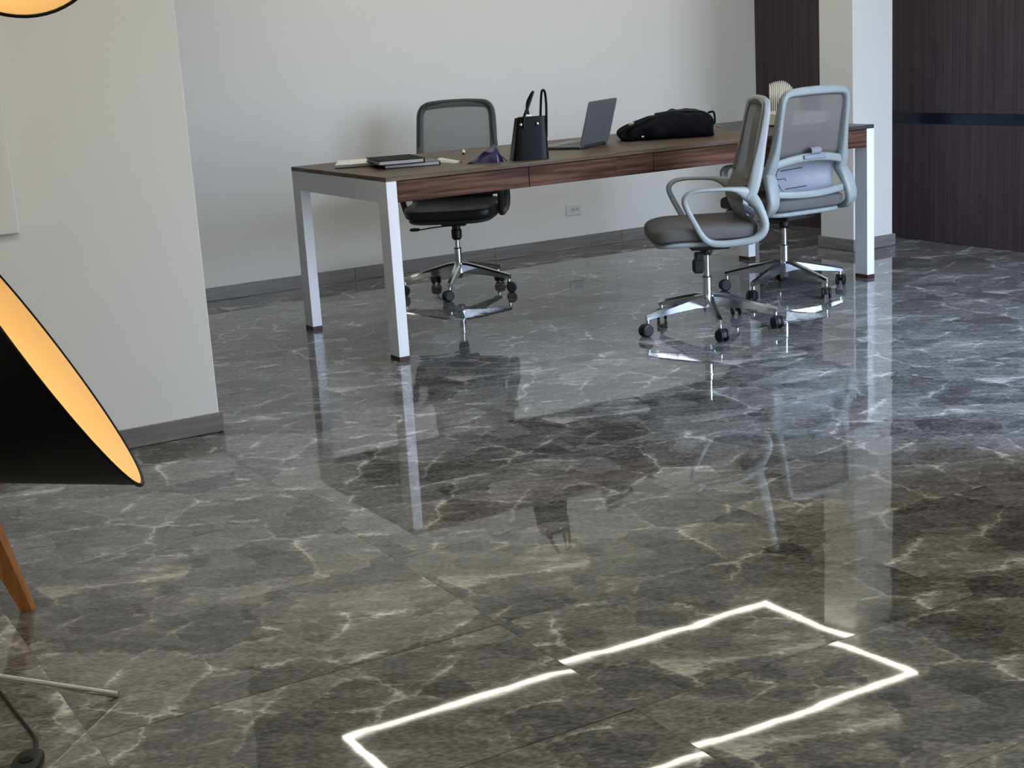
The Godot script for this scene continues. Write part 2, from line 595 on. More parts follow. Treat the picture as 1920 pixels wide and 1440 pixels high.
	add_child(bb)
	struct(bb)
	var xs := [LEFT_X, -3.74, -2.84, -1.94, -1.04, -0.14, 0.76, 1.66, 2.56, 3.46, RIGHT_X]
	for k in xs.size() - 1:
		st = mb()
		bx(st, Vector3(xs[k] + 0.001, 0.003, BACK_Z), Vector3(xs[k + 1] - 0.001, 0.071, BACK_Z + 0.010), 0.001)
		build(st, "skirting_tile", M.base_tile, bb)
	bb = Node3D.new()
	bb.name = "baseboard_partition"
	add_child(bb)
	struct(bb)
	for k in 5:
		st = mb()
		bx(st, Vector3([LEFT_X, -3.74, -2.84, -1.94, -0.945][k - 1] if k > 0 else LEFT_X, 0.003, 0.545) if k > 0 else Vector3(-0.955, 0.003, 0.40), Vector3([LEFT_X, -3.74, -2.84, -1.94, -0.945][k] - 0.001, 0.069, 0.556) if k > 0 else Vector3(-0.945, 0.069, 0.545), 0.001)
		build(st, "skirting_tile", M.base_tile, bb)
	bb = Node3D.new()
	bb.name = "baseboard_column"
	add_child(bb)
	struct(bb)
	for q in [[Vector3(3.123, 0.003, -0.955), Vector3(3.135, 0.066, -0.678)], [Vector3(3.135, 0.003, -0.69), Vector3(3.437, 0.066, -0.678)], [Vector3(3.425, 0.003, -0.955), Vector3(3.437, 0.066, -0.69)], [Vector3(3.123, 0.003, -0.967), Vector3(3.437, 0.066, -0.955)]]:
		st = mb()
		bx(st, q[0], q[1], 0.001)
		build(st, "skirting_tile", M.base_tile, bb)
	# board on the partition
	st = mb()
	bx(st, Vector3(-2.55, 0.757, 0.546), Vector3(-1.536, 1.95, 0.566), 0.003)
	var board := build(st, "wall_board", M.wall)
	board.set_meta("label", "plain pale board hung on the white partition behind the lamp")
	board.set_meta("category", "board")
	# socket
	var so := thing("wall_socket", "pale rectangular electrical socket low on the back wall", "socket", Vector3(2.222, 0.234, BACK_Z))
	st = mb()
	box(st, Vector3(0, 0, 0.005), Vector3(0.108, 0.066, 0.010), 0.003)
	build(st, "plate", M.plate, so)
	st = mb()
	box(st, Vector3(0.008, 0, 0.011), Vector3(0.060, 0.030, 0.004), 0.001)
	var ins := build(st, "insert", mat(rgb(196, 204, 206), 0.4), so)
	st = mb()
	for k in 2:
		for s in [-1.0, 1.0]:
			box(st, Vector3(-0.006 + k * 0.028 + s * 0.004, 0.002, 0.0132), Vector3(0.0022, 0.008, 0.0008), 0.0)
	build(st, "slots", M.black, ins)

# ---------------------------------------------------------------- lights
func ceiling_light(label: String, power: float, x0: float, x1: float, z0: float, z1: float) -> void:
	var w := 0.042
	var t := thing("ceiling_light", label, "ceiling light", Vector3(0, CEIL, 0))
	for k in 4:
		var c: Vector3 = [Vector3((x0 + x1) / 2, 0, z0), Vector3((x0 + x1) / 2, 0, z1), Vector3(x0, 0, (z0 + z1) / 2), Vector3(x1, 0, (z0 + z1) / 2)][k]
		var s: Vector3 = [Vector3(x1 - x0 + w, 0.012, w), Vector3(x1 - x0 + w, 0.012, w), Vector3(w, 0.012, z1 - z0 - w), Vector3(w, 0.012, z1 - z0 - w)][k]
		var st := mb()
		box(st, c + Vector3(0, -0.006, 0), s, 0.001)
		build(st, "light_strip", M.led, t)
		var l := AreaLight3D.new()
		l.name = "strip_light"
		l.area_size = Vector2(s.x, s.z)
		l.light_color = rgb(255, 248, 229)
		l.light_energy = 0.052 * power * (s.x * s.z / 0.05)
		l.shadow_enabled = true
		l.area_range = 14.0
		l.rotation = Vector3(-PI / 2, 0, 0)
		l.position = c + Vector3(0, -0.0135, 0)
		t.add_child(l, true)

func shade(t: Node3D, called: String, c: Vector3, n: Vector3, R: float, H: float) -> Vector3:
	# a wide black cone, glowing lining, opening along n
	var y := n.normalized()
	var x := y.cross(Vector3.UP).normalized()
	var b := Basis(x, y, x.cross(y))
	var outer := []
	var inner := []
	for k in 15:
		var u := k / 14.0
		var r := 0.022 + (R - 0.022) * u
		outer.append(Vector2(r, -H + H * u))
		inner.append(Vector2(r - 0.003, -H + 0.004 + (H - 0.004) * u))
	var st := mb()
	var P := [Vector2(0.0, -H - 0.004), Vector2(0.012, -H - 0.003)]
	P.append_array(outer)
	lathe(st, P, c, b, 72)
	var s := build(st, called, M.lamp_black, t)
	st = mb()
	lathe(st, inner, c, b, 72)
	build(st, "lining", M.lamp_inner, s)
	st = mb()
	var ring := []
	for j in 72:
		ring.append(c + b * Vector3(R * cos(TAU * j / 72), 0, R * sin(TAU * j / 72)))
	sweep(st, ring, y, 0.0026, 0.0026, true, 10, 1.0)
	build(st, "rim", M.lamp_black, s)
	st = mb()
	lathe(st, [Vector2(0.0, -0.035), Vector2(0.012, -0.033), Vector2(0.014, -0.02), Vector2(0.026, 0.006), Vector2(0.030, 0.022), Vector2(0.026, 0.04), Vector2(0.014, 0.05), Vector2(0.0, 0.053)], c + b * Vector3(0, -H + 0.055, 0), b, 20)
	build(st, "bulb", M.bulb, s)
	var l := OmniLight3D.new()
	l.name = "bulb_light"
	l.light_color = rgb(255, 236, 190)
	l.light_energy = LAMP
	l.light_size = 0.028
	l.omni_range = 12.0
	l.omni_attenuation = 2.0
	l.shadow_enabled = true
	l.position = c + b * Vector3(0, -H + 0.075, 0)
	t.add_child(l, true)
	return c - y * (H + 0.004)

const LAMP := 0.072
const WAVE := 0.0004

func floor_lamp() -> void:
	var t := thing("floor_lamp", "black tripod floor lamp with wide cone shades glowing orange inside", "floor lamp")
	var right := Vector3(0.8607, -0.0594, 0.5057)
	var n1 := Vector3(0.8503, 0.4915, 0.1883)
	var apex := shade(t, "shade", Vector3(-2.0771, 0.8892, 3.3333), n1, 0.2098, 0.246)
	var to_view := Vector3(-0.4809, 0.2317, 0.8456)
	var n2 := (to_view * 0.60 + right * 0.80).normalized()
	var apex2 := shade(t, "shade", Vector3(-1.917, 1.542, 2.891) - right * 0.040, n2, 0.2105, 0.246)
	var foot := Vector3(-1.850, 0.006, 2.456)
	var dir := (Vector3(-2.09, 0.133, 2.505) - foot).normalized()
	var top := foot + dir * 0.64
	var axis := Vector3(top.x, 0, top.z)
	var st := mb()
	rod(st, top - Vector3(0, 0.02, 0), axis + Vector3(0, 1.86, 0), 0.008, 14)
	build(st, "pole", M.lamp_black, t)
	var flat := Vector3(foot.x - axis.x, 0, foot.z - axis.z)
	for k in 3:
		st = mb()
		var f := axis + flat.rotated(Vector3.UP, k * TAU / 3) + Vector3(0, 0.006, 0)
		rod(st, f, top, 0.0075, 14)
		pillow(st, f, Vector3(0.0075, 0.0075, 0.0075), 1.0, 1.0, false, 8, 12)
		build(st, "leg", M.lamp_gloss, t)
	for q in [[apex, 1.18], [apex2, 1.80]]:
		st = mb()
		var a: Vector3 = axis + Vector3(0, q[1], 0)
		var b: Vector3 = q[0]
		sweep(st, smooth([a, a.lerp(b, 0.35) + Vector3(0, 0.05, 0), a.lerp(b, 0.75) + Vector3(0, 0.03, 0), b], false, 6), Vector3.UP, 0.006, 0.006, false, 10, 1.0)
		build(st, "arm", M.lamp_black, t)
	# flex and foot switch
	st = mb()
	var pts := smooth([Vector3(-2.046, 0.012, 2.624), Vector3(-2.040, 0.006, 2.59), Vector3(-2.033, 0.004, 2.552), Vector3(-2.034, 0.004, 2.50), Vector3(-2.037, 0.004, 2.451), Vector3(-2.041, 0.004, 2.37), Vector3(-2.046, 0.004, 2.285), Vector3(-2.07, 0.004, 2.20), Vector3(-2.20, 0.004, 2.30), axis + Vector3(0.03, 0.004, -0.03)], false, 5)
	sweep(st, pts, Vector3.UP, 0.0038, 0.0038, false, 10, 1.0)
	build(st, "cable", M.black, t)
	var y := Vector3.UP
	st = mb()
	var b := Basis(Vector3.UP, -0.45)
	pillow(st, Vector3.ZERO, Vector3(0.028, 0.012, 0.052), 0.8, 0.55, false, 14, 32)
	var sw := build(st, "foot_switch", M.black, t)
	sw.transform = Transform3D(b, Vector3(-2.072, 0.012, 2.668))
	st = mb()
	pillow(st, Vector3(0, 0.012, 0.004), Vector3(0.014, 0.003, 0.014), 1.0, 0.6, false, 8, 20)
	build(st, "button", M.lamp_black, sw)

# ---------------------------------------------------------------- furniture
func table() -> void:
	var t := thing("office_table", "long walnut topped office table with drawers and white metal legs", "table")
	var th := 0.018
	var lx := 0.047
	var lz := 0.085
	var cap := 0.018
	var yb := TABLE_H - th
	var rail := 0.646
	var st := mb()
	bx(st, Vector3(0, yb, -TABLE_W), Vector3(2.128, TABLE_H, 0), 0.0015)
	build(st, "tabletop", M.walnut, t)
	st = mb()
	bx(st, Vector3(2.129, yb, -TABLE_W), Vector3(TABLE_L, TABLE_H, 0), 0.0015)
	var g := build(st, "tabletop_panel", M.grey_top, t)
	g.set_meta("label", "dark grey end panel of the tabletop")
	for side in 2:
		var x0: float = 0.0 if side == 0 else TABLE_L - lx
		for z0 in [-lz, -TABLE_W]:
			st = mb()
			bx(st, Vector3(x0, cap, z0), Vector3(x0 + lx, yb, z0 + lz), 0.0015)
			var leg := build(st, "leg", M.white_metal, t)
			st = mb()
			bx(st, Vector3(x0 - 0.0005, 0.0, z0 - 0.0005), Vector3(x0 + lx + 0.0005, cap, z0 + lz + 0.0005), 0.001)
			build(st, "foot_cap", M.cap, leg)
		st = mb()
		bx(st, Vector3(x0 + 0.0004, rail, -TABLE_W + lz), Vector3(x0 + lx - 0.0004, yb, -lz), 0.001)
		build(st, "side_rail", M.white_metal, t)
	var seams := [lx + 0.001, 0.664, 1.306, 1.948, TABLE_L - lx - 0.001]
	for k in 4:
		st = mb()
		bx(st, Vector3(seams[k] + 0.0015, rail, -0.019), Vector3(seams[k + 1] - 0.0015, yb - 0.003, -0.001), 0.001)
		build(st, "drawer_front", M.walnut_front, t)
		st = mb()
		bx(st, Vector3(seams[k] + 0.02, rail + 0.012, -0.42), Vector3(seams[k + 1] - 0.02, yb - 0.012, -0.019), 0.001)
		build(st, "drawer_box", M.walnut, t)
	st = mb()
	bx(st, Vector3(lx, rail, -TABLE_W + 0.001), Vector3(TABLE_L - lx, yb, -TABLE_W + 0.019), 0.001)
	build(st, "back_rail", M.walnut_front, t)

func v3(l: float, f: float, y: float) -> Vector3:
	return Vector3(l, y, -f)

func chair(label: String, at: Vector2, ang: float, base_ang: float, dark: bool, cover_y: float) -> void:
	# forward is local -z; ang and base_ang are world angles, degrees from x towards z
	var a := deg_to_rad(ang)
	var t := thing("office_chair", label, "office chair", Vector3(at.x, 0, at.y), atan2(-cos(a), -sin(a)), "swivel chairs round the table")
	var fm: Material = M.frame_black if dark else M.frame_grey
	var sm: Material = M.seat_black if dark else M.seat_grey
	var st := mb()
	# arms: one closed loop each side
	for s in [-1.0, 1.0]:
		var raw := [[-0.140, 0.588, 0.214, 0.027, 0.021], [-0.085, 0.611, 0.236, 0.011, 0.019], [-0.02, 0.617, 0.248, 0.0075, 0.021], [0.05, 0.6175, 0.256, 0.0075, 0.022], [0.092, 0.611, 0.258, 0.009, 0.022], [0.117, 0.590, 0.258, 0.011, 0.021], [0.116, 0.560, 0.257, 0.0115, 0.018], [0.085, 0.494, 0.252, 0.012, 0.015], [0.050, 0.432, 0.246, 0.0125, 0.014], [0.020, 0.404, 0.243, 0.014, 0.014], [-0.030, 0.394, 0.241, 0.0145, 0.015], [-0.105, 0.397, 0.240, 0.0145, 0.015], [-0.160, 0.404, 0.238, 0.016, 0.020], [-0.196, 0.428, 0.235, 0.0175, 0.026], [-0.207, 0.466, 0.231, 0.018, 0.031], [-0.190, 0.522, 0.225, 0.0195, 0.033], [-0.167, 0.562, 0.217, 0.025, 0.030]]
		var c := []
		var w := []
		for q in raw:
			c.append(v3(s * q[2], q[0], q[1]))
			w.append(Vector2(q[3], q[4]))
		c = smooth(c, true, 4)
		w = smooth(w, true, 4)
		var hr := []
		var ht := []
		for q in w:
			hr.append(q.y)
			ht.append(q.x)
		st = mb()
		sweep(st, c, Vector3(1, 0, 0), hr, ht, true, 14, 0.72)
		build(st, "arm", fm, t)
	# back frame
	var half := [[-0.150, 0.565, 0.214, 0.026, 0.022], [-0.172, 0.625, 0.208, 0.025, 0.025], [-0.188, 0.690, 0.200, 0.018, 0.025], [-0.201, 0.760, 0.195, 0.0145, 0.023], [-0.214, 0.830, 0.192, 0.0135, 0.021], [-0.226, 0.890, 0.189, 0.0135, 0.019], [-0.232, 0.922, 0.180, 0.014, 0.018], [-0.236, 0.940, 0.160, 0.016, 0.017], [-0.238, 0.946, 0.120, 0.018, 0.016], [-0.240, 0.949, 0.050, 0.019, 0.016]]
	var c2 := []
	var w2 := []
	for s in [1.0, -1.0]:
		for k in half.size():
			var q = half[k] if s > 0 else half[half.size() - 1 - k]
			c2.append(v3(s * q[2], q[0], q[1]))
			w2.append(Vector2(q[3], q[4]))
	c2 = smooth(c2, false, 4)
	w2 = smooth(w2, false, 4)
	var hr2 := []
	var ht2 := []
	for q in w2:
		hr2.append(q.y)
		ht2.append(q.x)
	st = mb()
	sweep(st, c2, Vector3(0, -0.18, -1), hr2, ht2, false, 14, 0.68)
	build(st, "back_frame", fm, t)
	# arched crossbar, lower band, lumbar shell
	var cb := []
	var lb := []
	for k in 17:
		var u := -1.0 + k / 8.0
		cb.append(v3(0.206 * u, -0.176 - 0.020 * (1.0 - u * u), 0.622 + 0.026 * (1.0 - u * u)))
		lb.append(v3(0.222 * u, -0.178 - 0.028 * (1.0 - u * u), 0.480 + 0.016 * u * u))
	st = mb()
	sweep(st, cb, Vector3(0, 0, -1), 0.012, 0.019, false, 12, 0.7)
	var cross := build(st, "crossbar", fm, t)
	st = mb()
	box(st, v3(0.012, -0.212, 0.650), Vector3(0.130, 0.020, 0.008), 0.003)
	var arc := []
	for k in 12:
		var an := -0.9 + k * 0.42
		arc.append(v3(0.018, -0.202 - 0.015 * sin(an), 0.676 + 0.015 * cos(an)))
	sweep(st, arc, Vector3(1, 0, 0), 0.030, 0.0028, false, 10, 0.5)
	build(st, "lumbar_clip", M.shell_grey if not dark else fm, cross)
	st = mb()
	sweep(st, lb, Vector3(0, 0, -1), 0.010, 0.017, false, 12, 0.7)
	build(st, "lower_band", fm, t)
	for layer in 3:
		var P := []
		var lo: float = [0.645, 0.555, 0.430][layer]
		var hi: float = [0.945, 0.648, 0.640][layer]
		for i in 17:
			var row := []
			var y := lerpf(lo, hi, i / 16.0)
			for j in 15:
				var u := -1.0 + j / 7.0
				var hw: float = 0.192 if y > 0.60 else lerpf(0.172, 0.192, (y - 0.44) / 0.16)
				if y > 0.91:
					hw -= 0.55 * (y - 0.91)
				var f: float = back_prof(y)
				f -= [0.012, 0.024, 0.026][layer] * u * u * (1.0 if layer > 0 else 0.6)
				if layer == 0:
					f -= 0.004
				if layer == 2:
					f -= 0.006
				row.append(v3(hw * u, f, y))
			P.append(row)
		st = mb()
		grid(st, P)
		if layer == 0:
			build(st, "mesh_back", M.mesh_dark if dark else M.mesh_grey, t)
		elif layer == 1:
			build(st, "lumbar_fabric", M.fabric_dark if dark else M.fabric_grey, t)
		else:
			var sh := build(st, "lumbar_shell", fm if dark else M.shell_grey, t)
			if not dark:
				st = mb()
				for q in [[[-0.115, 0.59], [0.02, 0.594]], [[-0.095, 0.505], [0.04, 0.508]], [[-0.075, 0.63], [-0.078, 0.615], [-0.13, 0.606], [-0.142, 0.592], [-0.142, 0.562], [-0.128, 0.552], [-0.08, 0.552], [-0.076, 0.54]], [[-0.13, 0.532], [-0.122, 0.505], [-0.10, 0.488], [-0.03, 0.484]]]:
					var path := []
					for e in q:
						var u: float = e[0] / 0.185
						path.append(v3(e[0], back_prof(e[1]) - 0.026 * u * u - 0.0074, e[1]))
					sweep(st, path, Vector3(0, 0, -1), 0.001, 0.0019, false, 6, 0.8)
				build(st, "slots", M.black, sh)
	# hem of the backrest mesh, seen round its front edge
	var hem := []
	for q in [[0.196, 0.655], [0.194, 0.78], [0.190, 0.88], [0.180, 0.918], [0.152, 0.938], [0.05, 0.944], [-0.05, 0.944], [-0.152, 0.938], [-0.180, 0.918], [-0.190, 0.88], [-0.194, 0.78], [-0.196, 0.655]]:
		hem.append(v3(q[0], back_prof(q[1]) - 0.006, q[1]))
	st = mb()
	sweep(st, smooth(hem, false, 4), Vector3(0, 0, -1), 0.006, 0.0185, false, 8, 0.7)
	build(st, "mesh_hem", M.fabric_dark if dark else M.fabric_grey, t)
	# seat
	st = mb()
	pillow(st, Vector3(0, 0.4365, -0.022), Vector3(0.232, 0.0365, 0.226), 0.36, 0.42, true, 18, 56)
	var seat := build(st, "seat", sm, t)
	st = mb()
	pillow(st, Vector3(0, 0.394, -0.020), Vector3(0.218, 0.017, 0.210), 0.40, 0.5, true, 12, 56)
	build(st, "seat_pan", fm, seat)
	# mechanism and gas lift
	st = mb()
	box(st, Vector3(0, 0.362, 0.01), Vector3(0.13, 0.034, 0.17), 0.008)
	build(st, "tilt_mechanism", M.black, t)
	st = mb()
	sweep(st, smooth([Vector3(0.04, 0.345, -0.04), Vector3(0.11, 0.341, -0.05), Vector3(0.165, 0.334, -0.055), Vector3(0.18, 0.334, -0.056)], false, 4), Vector3.UP, 0.0035, 0.0035, false, 8, 1.0)
	pillow(st, Vector3(0.205, 0.334, -0.056), Vector3(0.028, 0.0085, 0.013), 0.7, 0.7, false, 8, 16)
	build(st, "height_lever", M.black, t)
	if not dark:
		st = mb()
		box(st, Vector3(-0.17, 0.338, -0.055), Vector3(0.05, 0.035, 0.036), 0.006)
		box(st, Vector3(-0.185, 0.302, -0.060), Vector3(0.034, 0.062, 0.050), 0.010)
		build(st, "tilt_knob", M.black, t)
	st = mb()
	lathe_sharp(st, [Vector2(0.0, cover_y), Vector2(0.019, cover_y), Vector2(0.0265, cover_y + 0.012), Vector2(0.0275, cover_y + 0.05), Vector2(0.022, cover_y + 0.056), Vector2(0.022, 0.35)])
	build(st, "lift_cover", M.black, t)
	st = mb()
	lathe(st, [Vector2(0.0125, 0.15), Vector2(0.0125, 0.345)])
	build(st, "gas_lift", M.chrome, t)
	st = mb()
	lathe_sharp(st, [Vector2(0.0125, 0.2265), Vector2(0.0195, 0.2265), Vector2(0.0195, 0.222), Vector2(0.0175, 0.222)])
	build(st, "lift_ring", M.black, t)
	st = mb()
	lathe_sharp(st, [Vector2(0.0, 0.224), Vector2(0.0185, 0.222), Vector2(0.0185, 0.150), Vector2(0.030, 0.146), Vector2(0.031, 0.098), Vector2(0.022, 0.090), Vector2(0.016, 0.070), Vector2(0.0, 0.070)], Vector3.ZERO, Basis(), 24)
	build(st, "hub", M.chrome, t)
	# five star arms, each with its caster
	for k in 5:
		var w := deg_to_rad(base_ang + 72.0 * k)
		var dir := Vector3(cos(w), 0, sin(w)).rotated(Vector3.UP, -t.rotation.y)
		var side := Vector3(-dir.z, 0, dir.x)
		st = mb()
		var secs := [[0.020, 0.150, 0.094, 0.019], [0.06, 0.147, 0.095, 0.019], [0.15, 0.127, 0.088, 0.0165], [0.25, 0.103, 0.076, 0.0135], [0.293, 0.092, 0.070, 0.012]]
		for e in secs.size() - 1:
			var p0 = secs[e]
			var p1 = secs[e + 1]
			var r0: Array = arm_ring(dir, side, p0)
			var r1: Array = arm_ring(dir, side, p1)
			var mid: Vector3 = dir * (p0[0] + p1[0]) * 0.5 + Vector3(0, (p0[1] + p0[2]) * 0.5, 0)
			for j in 6:
				var j1 := (j + 1) % 6
				var fc: Vector3 = (r0[j] + r0[j1] + r1[j] + r1[j1]) * 0.25
				poly(st, [r0[j], r0[j1], r1[j1], r1[j]], fc - mid)
			if e == secs.size() - 2:
				poly(st, r1, dir)
		lathe(st, [Vector2(0.0085, 0.090), Vector2(0.0085, 0.052)], dir * 0.285, Basis(), 12)
		var arm := build(st, "base_arm", M.chrome, t)
		# caster trailing at its own angle
		st = mb()
		var ca := w + 0.9 * sin(float(k) * 2.3 + base_ang)
		var fw := Vector3(cos(ca), 0, sin(ca)).rotated(Vector3.UP, -t.rotation.y)
		var ax := Vector3(-fw.z, 0, fw.x)
		var wc := dir * 0.285 + fw * 0.012 + Vector3(0, 0.0265, 0)
		for s in [-1.0, 1.0]:
			var wb := Basis(fw, ax, Vector3.UP)
			lathe_sharp(st, [Vector2(0.0, -0.0065), Vector2(0.020, -0.0065), Vector2(0.0255, -0.004), Vector2(0.0265, 0.0), Vector2(0.0255, 0.004), Vector2(0.020, 0.0065), Vector2(0.0, 0.0065)], wc + ax * s * 0.0155, wb, 24)
		var hood := []
		for e in 9:
			var an := -0.2 + e * 0.36
			hood.append(wc + fw * 0.021 * cos(an) + Vector3(0, 0.024 * sin(an), 0))
		sweep(st, hood, ax, 0.0095, 0.003, false, 8, 0.6)
		rod(st, wc - ax * 0.02, wc + ax * 0.02, 0.005, 10)
		rod(st, dir * 0.285 + Vector3(0, 0.055, 0), dir * 0.285 + Vector3(0, 0.04, 0), 0.010, 12)
		build(st, "caster", M.rubber, arm)

func stool() -> void:
	# low round wooden table at the left edge: tapered splayed legs under a round top
	var t := thing("side_table", "low round wooden side table with tapered splayed legs behind the lamp", "side table", Vector3(-2.125, 0, 1.69))
	var st := mb()
	lathe_sharp(st, [Vector2(0.0, 0.332), Vector2(0.293, 0.332), Vector2(0.30, 0.340), Vector2(0.30, 0.354), Vector2(0.296, 0.358), Vector2(0.0, 0.358)], Vector3.ZERO, Basis(), 48)
	build(st, "top", M.oak, t)
	for k in 4:
		var an := atan2(0.14, 0.237) + k * TAU / 4
		var d := Vector3(cos(an), 0, sin(an))
		var s := Vector3(-d.z, 0, d.x)
		st = mb()
		var P := [d * 0.163 + Vector3(0, 0.332, 0), d * 0.275]
		var lo := [0.0140, 0.0135]
		var hi := [0.038, 0.024]
		var ra := []
		var rb := []
		for q in [[-1, -1], [1, -1], [1, 1], [-1, 1]]:
			ra.append(P[0] + d * hi[0] * q[0] + s * hi[1] * q[1])
			rb.append(P[1] + d * lo[0] * q[0] + s * lo[1] * q[1])
		var mid: Vector3 = (P[0] + P[1]) * 0.5
		for j in 4:
			var j1 := (j + 1) % 4
			poly(st, [ra[j], ra[j1], rb[j1], rb[j]], (ra[j] + ra[j1] + rb[j] + rb[j1]) * 0.25 - mid)
		poly(st, rb, Vector3.DOWN)
		build(st, "leg", M.oak, t)

# ---------------------------------------------------------------- things on the table
func book(t: Node3D, w: float, d: float, h: float, cover: Material, bottom: Material) -> void:
	var st := mb()
	box(st, Vector3(0, 0.0012, 0), Vector3(w, 0.0024, d), 0.0005)
	build(st, "back_cover", bottom, t)
	st = mb()
	box(st, Vector3(-0.001, h * 0.5, 0), Vector3(w - 0.008, h - 0.005, d - 0.006), 0.0005)
	build(st, "pages", M.pages, t)
	st = mb()
	box(st, Vector3(0, h - 0.0012, 0), Vector3(w, 0.0024, d), 0.0005)
	build(st, "front_cover", cover, t)
	st = mb()
	box(st, Vector3(w * 0.5 - 0.0015, h * 0.5, 0), Vector3(0.003, h, d), 0.0005)
	build(st, "spine", bottom, t)

func on_table() -> void:
	var y := TABLE_H + 0.0004
	var g := "notebooks on the table"
	# white-covered notebook, lower left of the pile
	var t := thing("notebook", "white covered notebook lying flat at the table's left end", "notebook", Vector3(0.215, y, -0.717), -0.47, g)
	book(t, 0.20, 0.26, 0.0155, M.paper, M.book_black)
	t = thing("notebook", "grey covered notebook under the black one at the pile's right", "notebook", Vector3(0.326, y, -0.437), -0.33, g)
	book(t, 0.24, 0.20, 0.0165, M.book_grey, M.book_black)
	t = thing("notebook", "black hardcover notebook lying on top of the pile", "notebook", Vector3(0.2755, y + 0.0168, -0.4745), -0.24, g)
	book(t, 0.20, 0.283, 0.0185, M.book_black, M.book_black)
	# folded white paper beside the notebooks
	t = thing("folded_paper", "small folded white paper poking out beside the grey notebook", "paper", Vector3(0.492, y, -0.372), -1.45)
	var st := mb()
	var P := []
	for i in 13:
		var row := []
		var u := i / 12.0
		for j in 9:
			var v := -1.0 + j / 4.0
			row.append(Vector3(-0.075 + 0.15 * u, 0.001 + (0.016 - 0.010 * u) * sqrt(maxf(0.0, 1.0 - v * v)), v * (0.028 - 0.014 * u)))
		P.append(row)
	grid(st, P)
	bx(st, Vector3(-0.075, 0.0, -0.027), Vector3(0.07, 0.0012, 0.027), 0.0)
	build(st, "sheet", M.paper, t)
	# a tiny capped thing near the far edge
	t = thing("bottle_stopper", "tiny cream and black stopper on the table before the black chair", "stopper", Vector3(0.73, y, -0.69))
	st = mb()
	lathe_sharp(st, [Vector2(0, 0.0), Vector2(0.006, 0.0), Vector2(0.006, 0.008), Vector2(0.0, 0.008)], Vector3.ZERO, Basis(), 14)
	build(st, "plug", M.black, t)
	st = mb()
	lathe(st, [Vector2(0.0, 0.022), Vector2(0.006, 0.021), Vector2(0.0085, 0.016), Vector2(0.0085, 0.010), Vector2(0.006, 0.008)], Vector3.ZERO, Basis(), 14)
	build(st, "knob", M.cream, t)
	tote(Vector3(0.752, y, -0.114))
	pouch(Vector3(0.566, y, -0.192))
	laptop(y)
	backpack(Vector3(1.715, y, -0.452))
	ornament(y)

func pouch(at: Vector3) -> void:
	var t := thing("pouch", "crumpled shiny purple pouch lying beside the dark tote bag", "pouch", at, -0.52)
	var n := FastNoiseLite.new()
	n.seed = 4
	n.frequency = 14.0
	n.noise_type = FastNoiseLite.TYPE_CELLULAR
	n.cellular_return_type = FastNoiseLite.RETURN_DISTANCE
	n.fractal_type = FastNoiseLite.FRACTAL_NONE
	var P := []
	for i in 33:
		var row := []
		var u := i / 32.0
		for j in 41:
			var a := PI * j / 40.0
			var len := lerpf(-0.082, 0.078, u)
			var hgt := 0.020 + 0.060 * pow(sin(PI * clampf((u - 0.10) / 1.25, 0.0, 1.0)), 1.6)
			hgt *= sqrt(clampf(u * 9.0, 0.0, 1.0)) * sqrt(clampf((1.0 - u) * 6.0, 0.0, 1.0))
			var wd := 0.045 * sqrt(clampf(u * 7.0, 0.0, 1.0)) * sqrt(clampf((1.0 - u) * 7.0, 0.0, 1.0)) + 0.004
			var q := Vector3(len, hgt * sin(a), -wd * cos(a))
			var k := 1.0 + 0.55 * n.get_noise_3d(q.x, q.y, q.z)
			q.y *= k
			q.z *= 0.5 + 0.5 * k
			q.y = maxf(q.y, 0.0)
			row.append(q)
		P.append(row)
	var st := mb()
	grid(st, P, false, false, true)
	build(st, "body", M.purple, t)
	st = mb()
	sweep(st, smooth([Vector3(0.055, 0.03, 0.03), Vector3(0.075, 0.02, 0.045), Vector3(0.088, 0.006, 0.04), Vector3(0.092, 0.004, 0.02)], false, 5), Vector3.UP, 0.0022, 0.0022, false, 8, 1.0)
	build(st, "drawstring", M.purple, t)

